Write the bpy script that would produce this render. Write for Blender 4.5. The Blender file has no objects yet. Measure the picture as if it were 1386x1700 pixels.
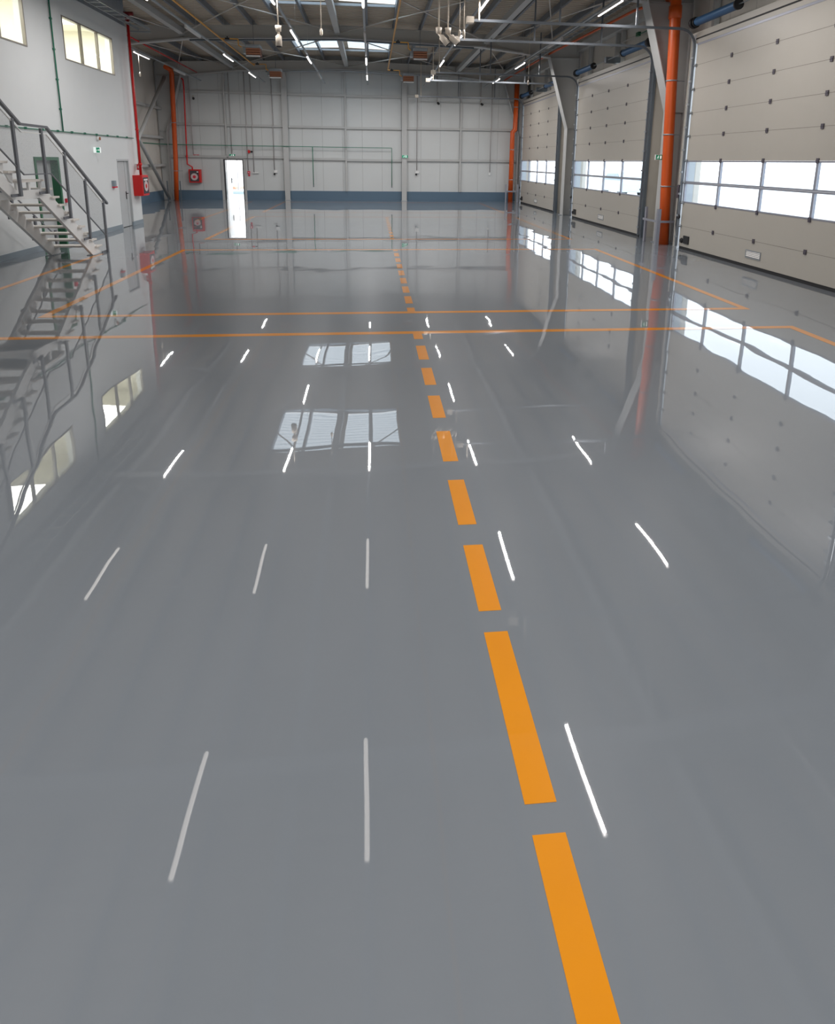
import bpy, math, random
from math import sin, cos, pi, radians as R
random.seed(4)
S = bpy.context.scene
COL = S.collection

# ------------------------------------------------------------------ materials
def new_mat(name):
    m = bpy.data.materials.new(name); m.use_nodes = True
    nt = m.node_tree; b = nt.nodes['Principled BSDF']
    return m, nt, b
def mat(name, col, rough=.5, metal=0., noise=.05, nscale=3., bump=0., coat=0.):
    m, nt, b = new_mat(name)
    b.inputs['Roughness'].default_value = rough; b.inputs['Metallic'].default_value = metal
    b.inputs['Coat Weight'].default_value = coat
    tc = nt.nodes.new('ShaderNodeTexCoord'); n = nt.nodes.new('ShaderNodeTexNoise')
    n.inputs['Scale'].default_value = nscale; n.inputs['Detail'].default_value = 4
    nt.links.new(tc.outputs['Object'], n.inputs['Vector'])
    mx = nt.nodes.new('ShaderNodeMix'); mx.data_type = 'RGBA'
    mx.inputs['A'].default_value = (*[c*(1-noise) for c in col], 1); mx.inputs['B'].default_value = (*[min(1, c*(1+noise)) for c in col], 1)
    nt.links.new(n.outputs['Fac'], mx.inputs['Factor']); nt.links.new(mx.outputs['Result'], b.inputs['Base Color'])
    if bump:
        bp = nt.nodes.new('ShaderNodeBump'); bp.inputs['Distance'].default_value = bump
        nt.links.new(n.outputs['Fac'], bp.inputs['Height']); nt.links.new(bp.outputs['Normal'], b.inputs['Normal'])
    return m
def emit(name, col, s):
    m, nt, b = new_mat(name); b.inputs['Base Color'].default_value = (.8, .8, .8, 1)
    b.inputs['Emission Color'].default_value = (*col, 1); b.inputs['Emission Strength'].default_value = s
    return m
def panel_mat(name, col, axis, pitch, groove=.012, dark=.55, rib=.0, rough=.45):
    """sheet cladding: vertical joints every pitch metres along the given object axis, with fine ribs between them"""
    m, nt, b = new_mat(name); b.inputs['Roughness'].default_value = rough
    N = nt.nodes.new; L = nt.links.new
    tc = N('ShaderNodeTexCoord'); sx = N('ShaderNodeSeparateXYZ'); L(tc.outputs['Object'], sx.inputs[0])
    def mth(op, a, bb=None):
        k = N('ShaderNodeMath'); k.operation = op
        for i, v in enumerate((a, bb)):
            if v is None: continue
            if isinstance(v, (int, float)): k.inputs[i].default_value = v
            else: L(v, k.inputs[i])
        return k.outputs[0]
    fr = mth('FRACT', mth('DIVIDE', mth('ADD', sx.outputs[axis], 200.), pitch))
    line = mth('LESS_THAN', fr, groove/pitch)
    ns = N('ShaderNodeTexNoise'); ns.inputs['Scale'].default_value = .6; L(tc.outputs['Object'], ns.inputs['Vector'])
    mx = N('ShaderNodeMix'); mx.data_type = 'RGBA'
    mx.inputs['A'].default_value = (*[c*.95 for c in col], 1); mx.inputs['B'].default_value = (*[c*1.05 for c in col], 1)
    L(ns.outputs['Fac'], mx.inputs['Factor'])
    m2 = N('ShaderNodeMix'); m2.data_type = 'RGBA'; L(mx.outputs['Result'], m2.inputs['A'])
    m2.inputs['B'].default_value = (*[c*dark for c in col], 1); L(line, m2.inputs['Factor']); L(m2.outputs['Result'], b.inputs['Base Color'])
    h = mth('SUBTRACT', 1., line)
    if rib:
        w = mth('SINE', mth('MULTIPLY', sx.outputs[axis], 2*pi/rib)); h = mth('ADD', h, mth('MULTIPLY', w, .15))
    bp = N('ShaderNodeBump'); bp.inputs['Distance'].default_value = .004; L(h, bp.inputs['Height']); L(bp.outputs['Normal'], b.inputs['Normal'])
    return m

def floor_mat():
    m, nt, b = new_mat('epoxy floor'); N = nt.nodes.new; L = nt.links.new
    tc = N('ShaderNodeTexCoord')
    n1 = N('ShaderNodeTexNoise'); n1.inputs['Scale'].default_value = .35; n1.inputs['Detail'].default_value = 5; n1.inputs['Distortion'].default_value = 1.2
    mp = N('ShaderNodeMapping'); mp.inputs['Scale'].default_value = (1.3, .5, 1)
    L(tc.outputs['Object'], mp.inputs['Vector']); L(mp.outputs[0], n1.inputs['Vector'])
    mx = N('ShaderNodeMix'); mx.data_type = 'RGBA'
    mx.inputs['A'].default_value = (*FLOOR_A, 1); mx.inputs['B'].default_value = (*FLOOR_B, 1)
    L(n1.outputs['Fac'], mx.inputs['Factor']); L(mx.outputs['Result'], b.inputs['Base Color'])
    # gentle waves of the self-levelled resin
    hs = []
    for sc, det, amp in ((.6, 0, .0055), (1.9, 0, .0013), (5.5, 1, .00005)):
        n = N('ShaderNodeTexNoise'); n.inputs['Scale'].default_value = sc; n.inputs['Detail'].default_value = det
        L(tc.outputs['Object'], n.inputs['Vector'])
        k = N('ShaderNodeMath'); k.operation = 'MULTIPLY'; k.inputs[1].default_value = amp; L(n.outputs['Fac'], k.inputs[0]); hs.append(k.outputs[0])
    a = N('ShaderNodeMath'); a.operation = 'ADD'; L(hs[0], a.inputs[0]); L(hs[1], a.inputs[1])
    a2 = N('ShaderNodeMath'); a2.operation = 'ADD'; L(a.outputs[0], a2.inputs[0]); L(hs[2], a2.inputs[1])
    bp = N('ShaderNodeBump'); bp.inputs['Distance'].default_value = 1.; bp.inputs['Strength'].default_value = FBUMP
    L(a2.outputs[0], bp.inputs['Height']); L(bp.outputs['Normal'], b.inputs['Normal']); L(bp.outputs['Normal'], b.inputs['Coat Normal'])
    b.inputs['Roughness'].default_value = .32; b.inputs['IOR'].default_value = 1.35
    b.inputs['Coat Weight'].default_value = 1.; b.inputs['Coat Roughness'].default_value = .012; b.inputs['Coat IOR'].default_value = 2.0; b.inputs['Specular IOR Level'].default_value = .1
    return m
def paint_mat(name, col):
    """paint under the same clear resin"""
    m, nt, b = new_mat(name); N = nt.nodes.new; L = nt.links.new
    tc = N('ShaderNodeTexCoord'); n = N('ShaderNodeTexNoise'); n.inputs['Scale'].default_value = 6; L(tc.outputs['Object'], n.inputs['Vector'])
    mx = N('ShaderNodeMix'); mx.data_type = 'RGBA'; mx.inputs['A'].default_value = (*[c*.96 for c in col], 1); mx.inputs['B'].default_value = (*[c*1.04 for c in col], 1)
    L(n.outputs['Fac'], mx.inputs['Factor']); L(mx.outputs['Result'], b.inputs['Base Color'])
    b.inputs['Roughness'].default_value = .3; b.inputs['IOR'].default_value = 1.35
    b.inputs['Coat Weight'].default_value = 1.; b.inputs['Coat Roughness'].default_value = .012; b.inputs['Coat IOR'].default_value = 1.8; b.inputs['Specular IOR Level'].default_value = .1
    return m
def glass_mat(name, col, k=.06):
    m = bpy.data.materials.new(name); m.use_nodes = True; nt = m.node_tree
    nt.nodes.clear(); N = nt.nodes.new; L = nt.links.new
    o = N('ShaderNodeOutputMaterial'); t = N('ShaderNodeBsdfTransparent'); t.inputs[0].default_value = (*col, 1)
    g = N('ShaderNodeBsdfGlossy'); g.inputs['Roughness'].default_value = .03
    f = N('ShaderNodeMixShader'); f.inputs[0].default_value = k
    L(t.outputs[0], f.inputs[1]); L(g.outputs[0], f.inputs[2]); L(f.outputs[0], o.inputs[0])
    return m
def translucent_mat(name, col, k):
    m = bpy.data.materials.new(name); m.use_nodes = True; nt = m.node_tree
    nt.nodes.clear(); N = nt.nodes.new; L = nt.links.new
    o = N('ShaderNodeOutputMaterial'); t = N('ShaderNodeBsdfTransparent'); t.inputs[0].default_value = (*col, 1)
    g = N('ShaderNodeBsdfTranslucent'); g.inputs[0].default_value = (*col, 1)
    f = N('ShaderNodeMixShader'); f.inputs[0].default_value = k
    L(t.outputs[0], f.inputs[1]); L(g.outputs[0], f.inputs[2]); L(f.outputs[0], o.inputs[0])
    return m
def mesh_mat(name, col, pitch, frac):
    """woven wire infill: real holes between the wires"""
    m = bpy.data.materials.new(name); m.use_nodes = True; nt = m.node_tree; b = nt.nodes['Principled BSDF']
    N = nt.nodes.new; L = nt.links.new; o = nt.nodes['Material Output']
    b.inputs['Base Color'].default_value = (*col, 1); b.inputs['Metallic'].default_value = .4; b.inputs['Roughness'].default_value = .5
    tc = N('ShaderNodeTexCoord'); sx = N('ShaderNodeSeparateXYZ'); L(tc.outputs['Object'], sx.inputs[0])
    outs = []
    for ax in (1, 2):
        d = N('ShaderNodeMath'); d.operation = 'DIVIDE'; d.inputs[1].default_value = pitch; L(sx.outputs[ax], d.inputs[0])
        f = N('ShaderNodeMath'); f.operation = 'FRACT'; L(d.outputs[0], f.inputs[0])
        l = N('ShaderNodeMath'); l.operation = 'LESS_THAN'; l.inputs[1].default_value = frac; L(f.outputs[0], l.inputs[0]); outs.append(l.outputs[0])
    mxx = N('ShaderNodeMath'); mxx.operation = 'MAXIMUM'; L(outs[0], mxx.inputs[0]); L(outs[1], mxx.inputs[1])
    t = N('ShaderNodeBsdfTransparent'); f = N('ShaderNodeMixShader'); L(mxx.outputs[0], f.inputs[0]); L(t.outputs[0], f.inputs[1]); L(b.outputs[0], f.inputs[2])
    L(f.outputs[0], o.inputs[0])
    return m

FLOOR_A = (.148, .170, .192); FLOOR_B = (.190, .210, .232); FBUMP = 1.0
M = dict(
 floor=floor_mat(), orange=paint_mat('orange line paint', (.64, .235, .006)),
 office=mat('office wall plaster', (.69, .715, .72), .6, noise=.02), wallfar=panel_mat('far wall cladding', (.58, .60, .60), 0, 1.05),
 wally=panel_mat('side wall cladding', (.64, .61, .56), 1, 1.05), metal_dark=panel_mat('upper metal cladding', (.33, .37, .42), 1, .3),
 blue=mat('blue grey plinth', (.09, .15, .215), .5), skirt=mat('grey skirting', (.25, .30, .34), .45),
 deck=mat('galvanised roof deck', (.56, .49, .40), .55, .1), steel=mat('light grey painted steel', (.46, .465, .46), .5), roofsteel=mat('grey painted roof steel', (.50, .485, .455), .5),
 purlin=mat('galvanised purlin', (.20, .225, .26), .45, .3), galv=mat('galvanised steel', (.34, .37, .40), .42, .5), darkgalv=mat('dull dark galvanised steel', (.16, .19, .22), .45, .6),
 rail=mat('grey handrail paint', (.16, .17, .19), .45), white=mat('off white steel paint', (.86, .86, .845), .45), tread=mat('pale stair tread', (.78, .74, .69), .5),
 door=mat('cream grey sectional door', (.435, .41, .365), .4, noise=.02), alu=mat('grey aluminium frame', (.31, .32, .37), .4, .3),
 black=mat('black rubber', (.012, .012, .014), .6), seam=mat('panel seam', (.20, .18, .155), .6), hinge=mat('dark hinge', (.09, .08, .10), .5, .3), rubber=mat('dark seal', (.03, .03, .035), .55),
 bluespring=mat('blue spring paint', (.045, .13, .27), .4, .2), track=mat('track steel', (.17, .19, .215), .42, .3), darkred=mat('dark red valve', (.22, .006, .008), .4), red=mat('red enamel', (.62, .012, .012), .35), pipe=mat('orange plastic pipe', (.62, .09, .008), .38),
 yellow=mat('yellow gas pipe paint', (.74, .36, .05), .4), green=mat('green conduit', (.015, .17, .10), .45), dgreen=mat('dark green door paint', (.02, .13, .06), .45),
 gdoor=mat('grey door paint', (.50, .52, .53), .45), frame=mat('warm grey window frame', (.25, .23, .20), .4), cream=mat('cream plastic', (.72, .64, .54), .5), copper=mat('brown ceramic heater plaque', (.22, .09, .05), .6),
 conduit=mat('grey conduit', (.40, .38, .38), .5), room=mat('cream office paint', (.80, .78, .70), .6), concrete=mat('pale outdoor concrete', (.78, .78, .77), .8),
 outwall=mat('outside pale wall', (.7, .7, .7), .8), wire=mat('bright wire', (.6, .58, .55), .4, .5), carpaint=mat('pale blue car paint', (.55, .62, .66), .3), tyre=mat('tyre', (.03, .03, .03), .7),
 signwhite=emit('lit exit sign face', (.85, 1., .95), .5), signgreen=mat('exit sign green', (.0, .38, .2), .4), signred=mat('sign red', (.65, .02, .05), .5), plastic=mat('white plastic', (.75, .75, .74), .4),
 tube=emit('lit tube', (1., .93, .89), 5.), dimtube=emit('dimmed tube', (1., .93, .86), 2.), lamphouse=mat('white lamp reflector', (.7, .7, .7), .4), offtube=mat('unlit tube diffuser', (.70, .66, .63), .4), officelamp=emit('office ceiling panel', (1., .97, .87), 2.),
 glass=glass_mat('clear glass', (.97, .985, .99), .04), doorglass=glass_mat('double acrylic glazing', (.93, .97, 1.), .05), sky=translucent_mat('rooflight sheet', (.62, .67, .70), .5),
 carglass=mat('dark car glass', (.25, .3, .33), .1), hose=mat('dark cabinet window', (.06, .05, .06), .15), hosereel=mat('pale hose reel', (.62, .5, .5), .5),
 mesh=mesh_mat('wire infill', (.35, .37, .39), .02, .10),
)

# ------------------------------------------------------------------ mesh builder
class MB:
    def __init__(s): s.v = []; s.f = []; s.sm = []
    def quadbox(s, p):          # 8 corners, bottom 4 then top 4
        o = len(s.v); s.v += [tuple(q) for q in p]
        s.f += [(o, o+3, o+2, o+1), (o+4, o+5, o+6, o+7), (o, o+1, o+5, o+4), (o+1, o+2, o+6, o+5), (o+2, o+3, o+7, o+6), (o+3, o, o+4, o+7)]; s.sm += [0]*6
        return s
    def box(s, x0, x1, y0, y1, z0, z1):
        x0, x1 = sorted((x0, x1)); y0, y1 = sorted((y0, y1)); z0, z1 = sorted((z0, z1))
        return s.quadbox([(x0, y0, z0), (x1, y0, z0), (x1, y1, z0), (x0, y1, z0), (x0, y0, z1), (x1, y0, z1), (x1, y1, z1), (x0, y1, z1)])
    def bar(s, a, b, w, h, up=(0, 0, 1)):  # rectangular bar from a to b
        from mathutils import Vector as V
        a, b = V(a), V(b); d = (b-a).normalized(); u = V(up)
        if abs(d.dot(u)) > .98: u = V((0, 1, 0))
        r = d.cross(u).normalized()*w/2; u = r.cross(d).normalized()*h/2
        return s.quadbox([a-r-u, a+r-u, b+r-u, b-r-u, a-r+u, a+r+u, b+r+u, b-r+u])
    def tube(s, pts, r, n=8, caps=True):
        from mathutils import Vector as V
        pts = [V(p) for p in pts]; rr = r if isinstance(r, (list, tuple)) else [r]*len(pts)
        d0 = (pts[1]-pts[0]).normalized(); u = V((0, 0, 1)) if abs(d0.z) < .9 else V((0, 1, 0)); o = len(s.v)
        for i, p in enumerate(pts):
            if i == 0: t = d0
            elif i == len(pts)-1: t = (pts[-1]-pts[-2]).normalized()
            else: t = ((pts[i+1]-p).normalized()+(p-pts[i-1]).normalized()).normalized()
            x = t.cross(u)
            if x.length < 1e-4: x = t.orthogonal()
            x.normalize(); u = x.cross(t).normalized()
            for k in range(n):
                a = 2*pi*k/n; s.v.append(tuple(p+(x*cos(a)+u*sin(a))*rr[i]))
        for i in range(len(pts)-1):
            for k in range(n):
                k2 = (k+1) % n; s.f.append((o+i*n+k, o+i*n+k2, o+(i+1)*n+k2, o+(i+1)*n+k)); s.sm.append(1)
        if caps:
            s.f.append(tuple(o+k for k in range(n))[::-1]); s.f.append(tuple(o+(len(pts)-1)*n+k for k in range(n))); s.sm += [0, 0]
        return s
    def prism(s, poly, axis, a0, a1):      # polygon extruded along axis ('x','y','z')
        o = len(s.v); n = len(poly)
        for a in (a0, a1):
            for p, q in poly: s.v.append({'x': (a, p, q), 'y': (p, a, q), 'z': (p, q, a)}[axis])
        s.f.append(tuple(range(o, o+n))); s.f.append(tuple(range(o+2*n-1, o+n-1, -1)))
        for k in range(n):
            k2 = (k+1) % n; s.f.append((o+k, o+n+k, o+n+k2, o+k2))
        s.sm += [0]*(n+2); return s
    def build(s, name, m, parent=None, bevel=0., **props):
        import bmesh
        me = bpy.data.meshes.new(name)
        org = ORG[-1]
        me.from_pydata([(v[0]-org[0], v[1]-org[1], v[2]-org[2]) for v in s.v], [], s.f)
        bm = bmesh.new(); bm.from_mesh(me); bmesh.ops.recalc_face_normals(bm, faces=bm.faces); bm.to_mesh(me); bm.free()
        for p, q in zip(me.polygons, s.sm): p.use_smooth = bool(q)
        me.materials.append(M[m] if isinstance(m, str) else m)
        o = bpy.data.objects.new(name, me); COL.objects.link(o)
        if parent is not None: o.parent = parent
        else: o.location = org
        if bevel:
            bv = o.modifiers.new('bevel', 'BEVEL'); bv.width = bevel; bv.segments = 2; bv.limit_method = 'ANGLE'
        for k, v in props.items(): o[k] = v
        return o
ORG = [(0, 0, 0)]
def area(name, x, y, z, sx, sy, watts, col, parent):
    l = bpy.data.lights.new(name, 'AREA'); l.shape = 'RECTANGLE'; l.size = sx; l.size_y = sy; l.energy = watts; l.color = col
    o = bpy.data.objects.new(name, l); COL.objects.link(o); o.parent = parent; g = ORG[-1]; o.location = (x-g[0], y-g[1], z-g[2]); return o
class at:                       # origin of the thing being built
    def __init__(s, *o): s.o = o
    def __enter__(s): ORG.append(s.o)
    def __exit__(s, *a): ORG.pop()
def tag(o, label, cat, group=None, kind=None):
    o['label'] = label; o['category'] = cat
    if group: o['group'] = group
    if kind: o['kind'] = kind
    return o
def thing(name, label, cat, group=None, kind='thing'):
    o = bpy.data.objects.new(name, None); COL.objects.link(o); o.location = ORG[-1]; o.empty_display_size = .2
    return tag(o, label, cat, group, kind)
def dup(o, parent=None, loc=None):
    kids = list(o.children); c = o.copy(); COL.objects.link(c)
    if parent is not None: c.parent = parent
    if loc is not None: c.location = loc
    for k in kids: dup(k, c)
    return c
def struct(mb, name, m, parent=None, **k):
    o = mb.build(name, m, parent)
    if parent is None: o['kind'] = 'structure'
    for a, b in k.items(): o[a] = b
    return o
ORD = ['first', 'second', 'third', 'fourth', 'fifth', 'sixth', 'seventh', 'eighth', 'ninth', 'tenth', 'eleventh', 'twelfth']

# ------------------------------------------------------------------ dimensions (metres): X across, Y into the hall, Z up
XL, XR, RIDGE = -10.85, 8.45, -1.25       # outer side walls, ridge line
YB, YF = -5.4, 35.1                       # rear and far wall
XO = -7.69                                # face of the office block
YO = 22.25                                # its far corner
DX = 7.96                                 # face of the sectional doors
FR = [-1.25, 7.85, 16.95, 26.05, 34.75]   # portal frames
DOORS = [9.2, 18.3, 27.35]                # near edge of each door, each 6.55 long
DW = 6.55
def roofz(x, base): return base - .03*abs(x-RIDGE)

# ------------------------------------------------------------------ floor and its painted lines
fl = struct(MB().box(XL-.3, XR+.3, YB-.3, YF+.3, -.2, 0), 'floor', 'floor')
def line(x0, x1, y0, y1, name='painted_line'): MB().box(x0, x1, y0, y1, .0002, .0016).build(name, 'orange', fl)
LX0, LX1 = -4.56, 5.72; w = .115
bays = [(0.4, 7.87), (8.86, 15.62), (17.62, 24.9), (26.9, 33.6)]
for k, (a, b) in enumerate(bays):
    mb = MB()
    mb.box(LX0, LX1, b-w, b, .0002, .0016)
    if k: mb.box(LX0, LX1, a, a+w, .0002, .0016)
    mb.box(LX0, LX0+w, a+(w if k else -4), b-w, .0002, .0016); mb.box(LX1-w, LX1, a+(w if k else -4), b-w, .0002, .0016)
    mb.build('painted_line', 'orange', fl)['label'] = 'orange painted bay outline on the floor'
line(-6.2, -6.09, 7., 14.95); line(-6.25, -6.14, 23.2, 33.7)
ds = [(.25, 1.13), (1.6, 1.6)]
dashes = [(.3, 1.598), (1.70, 2.512), (2.655, 3.2), (3.41, 3.96), (4.24, 4.77), (5.045, 5.57), (5.865, 6.385), (6.68, 7.215), (7.505, 7.76)]
y = 8.975; dashes.append((y, y+.24)); y += .24+.29
while y < 15.2: dashes.append((y, y+.53)); y += .82
dashes += [(15.33, 15.5), (17.74, 17.95)]; y = 18.24
while y < 24.4: dashes.append((y, y+.53)); y += .82
for a, b in dashes: line(.5, .612, a, b, 'painted_dash')

# ------------------------------------------------------------------ walls
def wall_with_openings(name, m, axis, c0, c1, a0, a1, z0, z1, holes):
    """axis 'x': wall lies in a plane of constant x between c0 and c1 and runs along y; holes = (a,b,zlo,zhi)"""
    mb = MB()
    def b(p, q, lo, hi):
        if q-p < 1e-4 or hi-lo < 1e-4: return
        mb.box(c0, c1, p, q, lo, hi) if axis == 'x' else mb.box(p, q, c0, c1, lo, hi)
    cur = a0
    for (p, q, lo, hi) in sorted(holes):
        b(cur, p, z0, z1); b(p, q, z0, lo); b(p, q, hi, z1); cur = q
    b(cur, a1, z0, z1)
    return struct(mb, name, m)
office_holes = [(12.8, 15.95, 4.55, 5.61), (17.78, 20.95, 4.55, 5.61)]
wl = MB()
# office block wall, split in bands so that doors and windows are real openings
def yb(a, b, lo, hi): wl.box(XO-.2, XO, a, b, lo, hi)
yb(YB, 12.8, 0, 6.17); yb(12.8, 15.95, 2.14, 4.55); yb(12.8, 15.62, 0, 2.14); yb(15.95, 16.79, 2.14, 4.55); yb(15.95, 17.78, 4.55, 6.17); yb(16.79, 17.78, 0, 4.55)
yb(12.8, 15.95, 5.61, 6.17); yb(17.78, 20.95, 5.61, 6.17); yb(20.95, YO, 2.1, 6.17); yb(17.78, 20.45, 0, 4.55); yb(20.45, 20.95, 2.1, 4.55); yb(21.42, YO, 0, 2.1)
wl.box(XL, XO-.2, YO-.2, YO, 0, 6.17)
struct(wl, 'wall_left', 'office')
struct(MB().box(XO-.22, XO-.03, YB, YO-.02, 6.17, 7.2).box(XL, XO-.2, YO-.2, YO-.02, 6.17, 7.2), 'wall_left_upper', 'metal_dark')
struct(MB().box(XL-.15, XL, YB-.15, YF+.15, 0, 7.3), 'wall_hall_left', 'wally')
door_holes = [(a-.13, a+DW+.42, 0, 5.2) for a in DOORS]
wall_with_openings('wall_right', 'wally', 'x', XR, XR+.14, YB, YF+.1, 0, 7.3, door_holes)
wall_with_openings('wall_far', 'wallfar', 'y', YF, YF+.15, XL, XR+.14, 0, 7.6, [(-7.73, -6.82, 0, 2.07)])
struct(MB().box(XL, XR+.14, YB-.15, YB, 0, 7.6), 'wall_rear', 'office')
# plinths
struct(MB().box(XL, -7.9, YF-.04, YF, 0, .5).box(-6.66, XR, YF-.04, YF, 0, .5), 'baseboard_far', 'blue')
struct(MB().box(XL, XL+.04, YO, YF-.04, 0, .5), 'baseboard_hall_left', 'blue')
bb = MB()
for a, b in ((15.75+.45, 17.95), (25.3, 27.0), (34.35, YF-.04)): bb.box(XR-.04, XR, a, b, 0, .6)
bb.box(XR-.04, XR, YB, 8.85, 0, .6)
struct(bb, 'baseboard_right', 'blue')
struct(MB().box(XO, XO+.015, YB, 15.62, 0, .13).box(XO, XO+.015, 16.79, 20.45, 0, .13).box(XO, XO+.015, 21.42, YO, 0, .13), 'baseboard_left', 'skirt')

# ------------------------------------------------------------------ office windows and the rooms behind
def office_window(n, y0, y1, z0, z1):
    with at(XO, y0, z0):
        e = bpy.data.objects.new('window_%d' % n, None); COL.objects.link(e); e.location = ORG[-1]; e['kind'] = 'structure'
        mb = MB(); x0, x1 = XO-.06, XO+.012; t = .035
        mb.box(x0, x1, y0, y1, z0, z0+t).box(x0, x1, y0, y1, z1-t, z1).box(x0, x1, y0, y0+t, z0+t, z1-t).box(x0, x1, y1-t, y1, z0+t, z1-t)
        for k in (1, 2):
            c = y0+(y1-y0)*k/3; mb.box(x0, x1, c-.022, c+.022, z0+t, z1-t)
        mb.build('window_frame', 'frame', e)
        for k in range(3):
            a = y0+(y1-y0)*k/3; b = y0+(y1-y0)*(k+1)/3
            MB().box(XO-.03, XO-.022, a+.03, b-.03, z0+t, z1-t).build('pane', 'glass', e)
office_window(1, 17.78, 20.95, 4.55, 5.61); office_window(2, 12.8, 15.95, 4.55, 5.61)
ri = MB()   # office interior, one shell open towards the windows
x0, x1, ya, yb_ = -10.8, XO-.2, 11.5, 22.0
ri.box(x0, x1, ya, yb_, 3.4, 3.5).box(x0, x1, ya, yb_, 5.95, 6.05).box(x0, x0+.1, ya, yb_, 3.5, 5.95).box(x0, x1, ya-.1, ya, 3.4, 6.05).box(x0, x1, yb_-.1, yb_, 3.5, 5.95).box(x0, x1, 16.8, 16.9, 3.5, 5.95)
struct(ri, 'wall_office_inside', 'room')
for k, (yy, lab) in enumerate(((19.6, 'bright white ceiling lamp seen through the far office window'), (14.3, 'bright white ceiling lamp behind the cut-off office window'))):
    with at(-9.0, yy, 5.9):
        e = thing('office_ceiling_lamp', lab, 'ceiling lamp', 'lamps in the upstairs offices')
        MB().box(-10.1, -8.1, yy-1.0, yy+1.0, 5.9, 5.949).build('housing', 'plastic', e)
        MB().box(-10.06, -8.14, yy-.96, yy+.96, 5.89, 5.9).build('diffuser', 'officelamp', e); area('panel_glow', -9.1, yy, 5.885, 1.9, 1.9, 125, (1., .97, .87), e)
# green doorway with its leaf folded in
with at(XO, 16.2, 0):
    e = bpy.data.objects.new('door_1', None); COL.objects.link(e); e.location = ORG[-1]; e['kind'] = 'structure'
    MB().box(XO-.2, XO+.02, 15.62, 15.70, 0, 2.14).box(XO-.2, XO+.02, 16.71, 16.79, 0, 2.14).box(XO-.2, XO+.02, 15.70, 16.71, 2.06, 2.14).build('door_frame', 'dgreen', e)
    MB().box(XO-.19, XO-.16, 15.70, 16.71, .01, 2.06).build('door_leaf', 'gdoor', e)
    MB().box(XO-.16, XO-.15, 15.78, 15.82, .95, 1.15).tube([(XO-.155, 15.8, 1.05), (XO-.1, 15.8, 1.05), (XO-.1, 15.93, 1.05)], .011).build('door_handle', 'black', e)
# grey personnel door
with at(XO, 20.9, 0):
    e = bpy.data.objects.new('door_2', None); COL.objects.link(e); e.location = ORG[-1]; e['kind'] = 'structure'
    MB().box(XO-.14, XO+.006, 20.45, 20.50, 0, 2.1).box(XO-.14, XO+.006, 21.37, 21.42, 0, 2.1).box(XO-.14, XO+.006, 20.50, 21.37, 2.04, 2.1).build('door_frame', 'gdoor', e)
    MB().box(XO-.1, XO-.05, 20.505, 21.14, .015, 2.035).build('door_leaf', 'gdoor', e)
    MB().box(XO-.1, XO-.05, 21.165, 21.365, .015, 2.035).build('door_leaf', 'gdoor', e)
    MB().box(XO-.13, XO-.11, 20.5, 21.37, 0, 2.04).build('rebate', 'black', e)
    MB().box(XO-.05, XO-.035, 21.085, 21.125, .86, 1.1).tube([(XO-.04, 21.105, 1.04), (XO+.02, 21.105, 1.04), (XO+.02, 20.98, 1.04)], .012).build('door_handle', 'black', e)
    MB().box(XO-.035, XO+.01, 21.36, 21.42, 0, .12).build('kick_block', 'skirt', e)
struct(MB().box(XO-.5, XO-.4, 20.3, 21.6, 0, 2.3), 'wall_behind_door', 'office')

# ------------------------------------------------------------------ far wall door, open to the yard
with at(-7.27, YF, 0):
    e = bpy.data.objects.new('door_3', None); COL.objects.link(e); e.location = ORG[-1]; e['kind'] = 'structure'
    MB().box(-7.79, -7.73, YF-.03, YF+.16, 0, 2.12).box(-6.82, -6.76, YF-.03, YF+.16, 0, 2.12).box(-7.73, -6.82, YF-.03, YF+.16, 2.07, 2.12).build('door_frame', 'rubber', e)
    MB().box(-7.92, -7.79, YF-.05, YF, 0, 2.24).box(-6.76, -6.64, YF-.05, YF, 0, 2.24).box(-7.79, -6.76, YF-.05, YF, 2.12, 2.24).build('door_surround', 'steel', e)
    MB().quadbox([(-7.72, YF+.16, .01), (-7.68, YF+.16, .01), (-7.60, YF+1.02, .01), (-7.64, YF+1.02, .01), (-7.72, YF+.16, 2.06), (-7.68, YF+.16, 2.06), (-7.60, YF+1.02, 2.06), (-7.64, YF+1.02, 2.06)]).build('door_leaf', 'plastic', e)
    MB().box(-7.62, -7.58, YF+.86, YF+.9, .85, 1.12).tube([(-7.6, YF+.88, 1.05), (-7.54, YF+.88, 1.05), (-7.54, YF+.76, 1.05)], .012).build('door_handle', 'black', e)

# ------------------------------------------------------------------ roof deck and rooflights
SKY = [(20.0, 23.3), (29.1, 32.5)]; SX0, SX1 = -3.4, .85
def in_sky(y): return any(a <= y < b for a, b in SKY)
def ribs(mb, xs, y0, y1, pitch=.26, h=.045, base=7.42):
    """trapezoidal sheet, ribs running across the hall"""
    ys = []; n = max(1, int(round((y1-y0)/pitch))); p = (y1-y0)/n
    for k in range(n):
        a = y0+k*p; ys += [(a, 0), (a+p*.42, 0), (a+p*.55, h), (a+p*.87, h)]
    ys.append((y1, 0))
    o = len(mb.v); m = len(xs)
    for (yy, dz) in ys:
        for x in xs: mb.v.append((x, yy, roofz(x, base)+dz))
    for i in range(len(ys)-1):
        for j in range(m-1): mb.f.append((o+i*m+j, o+i*m+j+1, o+(i+1)*m+j+1, o+(i+1)*m+j)); mb.sm.append(0)
    return mb
ce = MB(); cuts = [YB-.2]
for a, b in SKY: cuts += [a, b]
cuts.append(YF+.2)
for a, b in zip(cuts[:-1], cuts[1:]):
    if in_sky(a+.01): ribs(ce, [XL-.2, SX0], a, b); ribs(ce, [SX1, XR+.2], a, b); ribs(ce, [RIDGE-.2, RIDGE+.2], a, b)
    else: ribs(ce, [XL-.2, RIDGE, XR+.2], a, b)
struct(ce, 'ceiling', 'deck')
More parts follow.
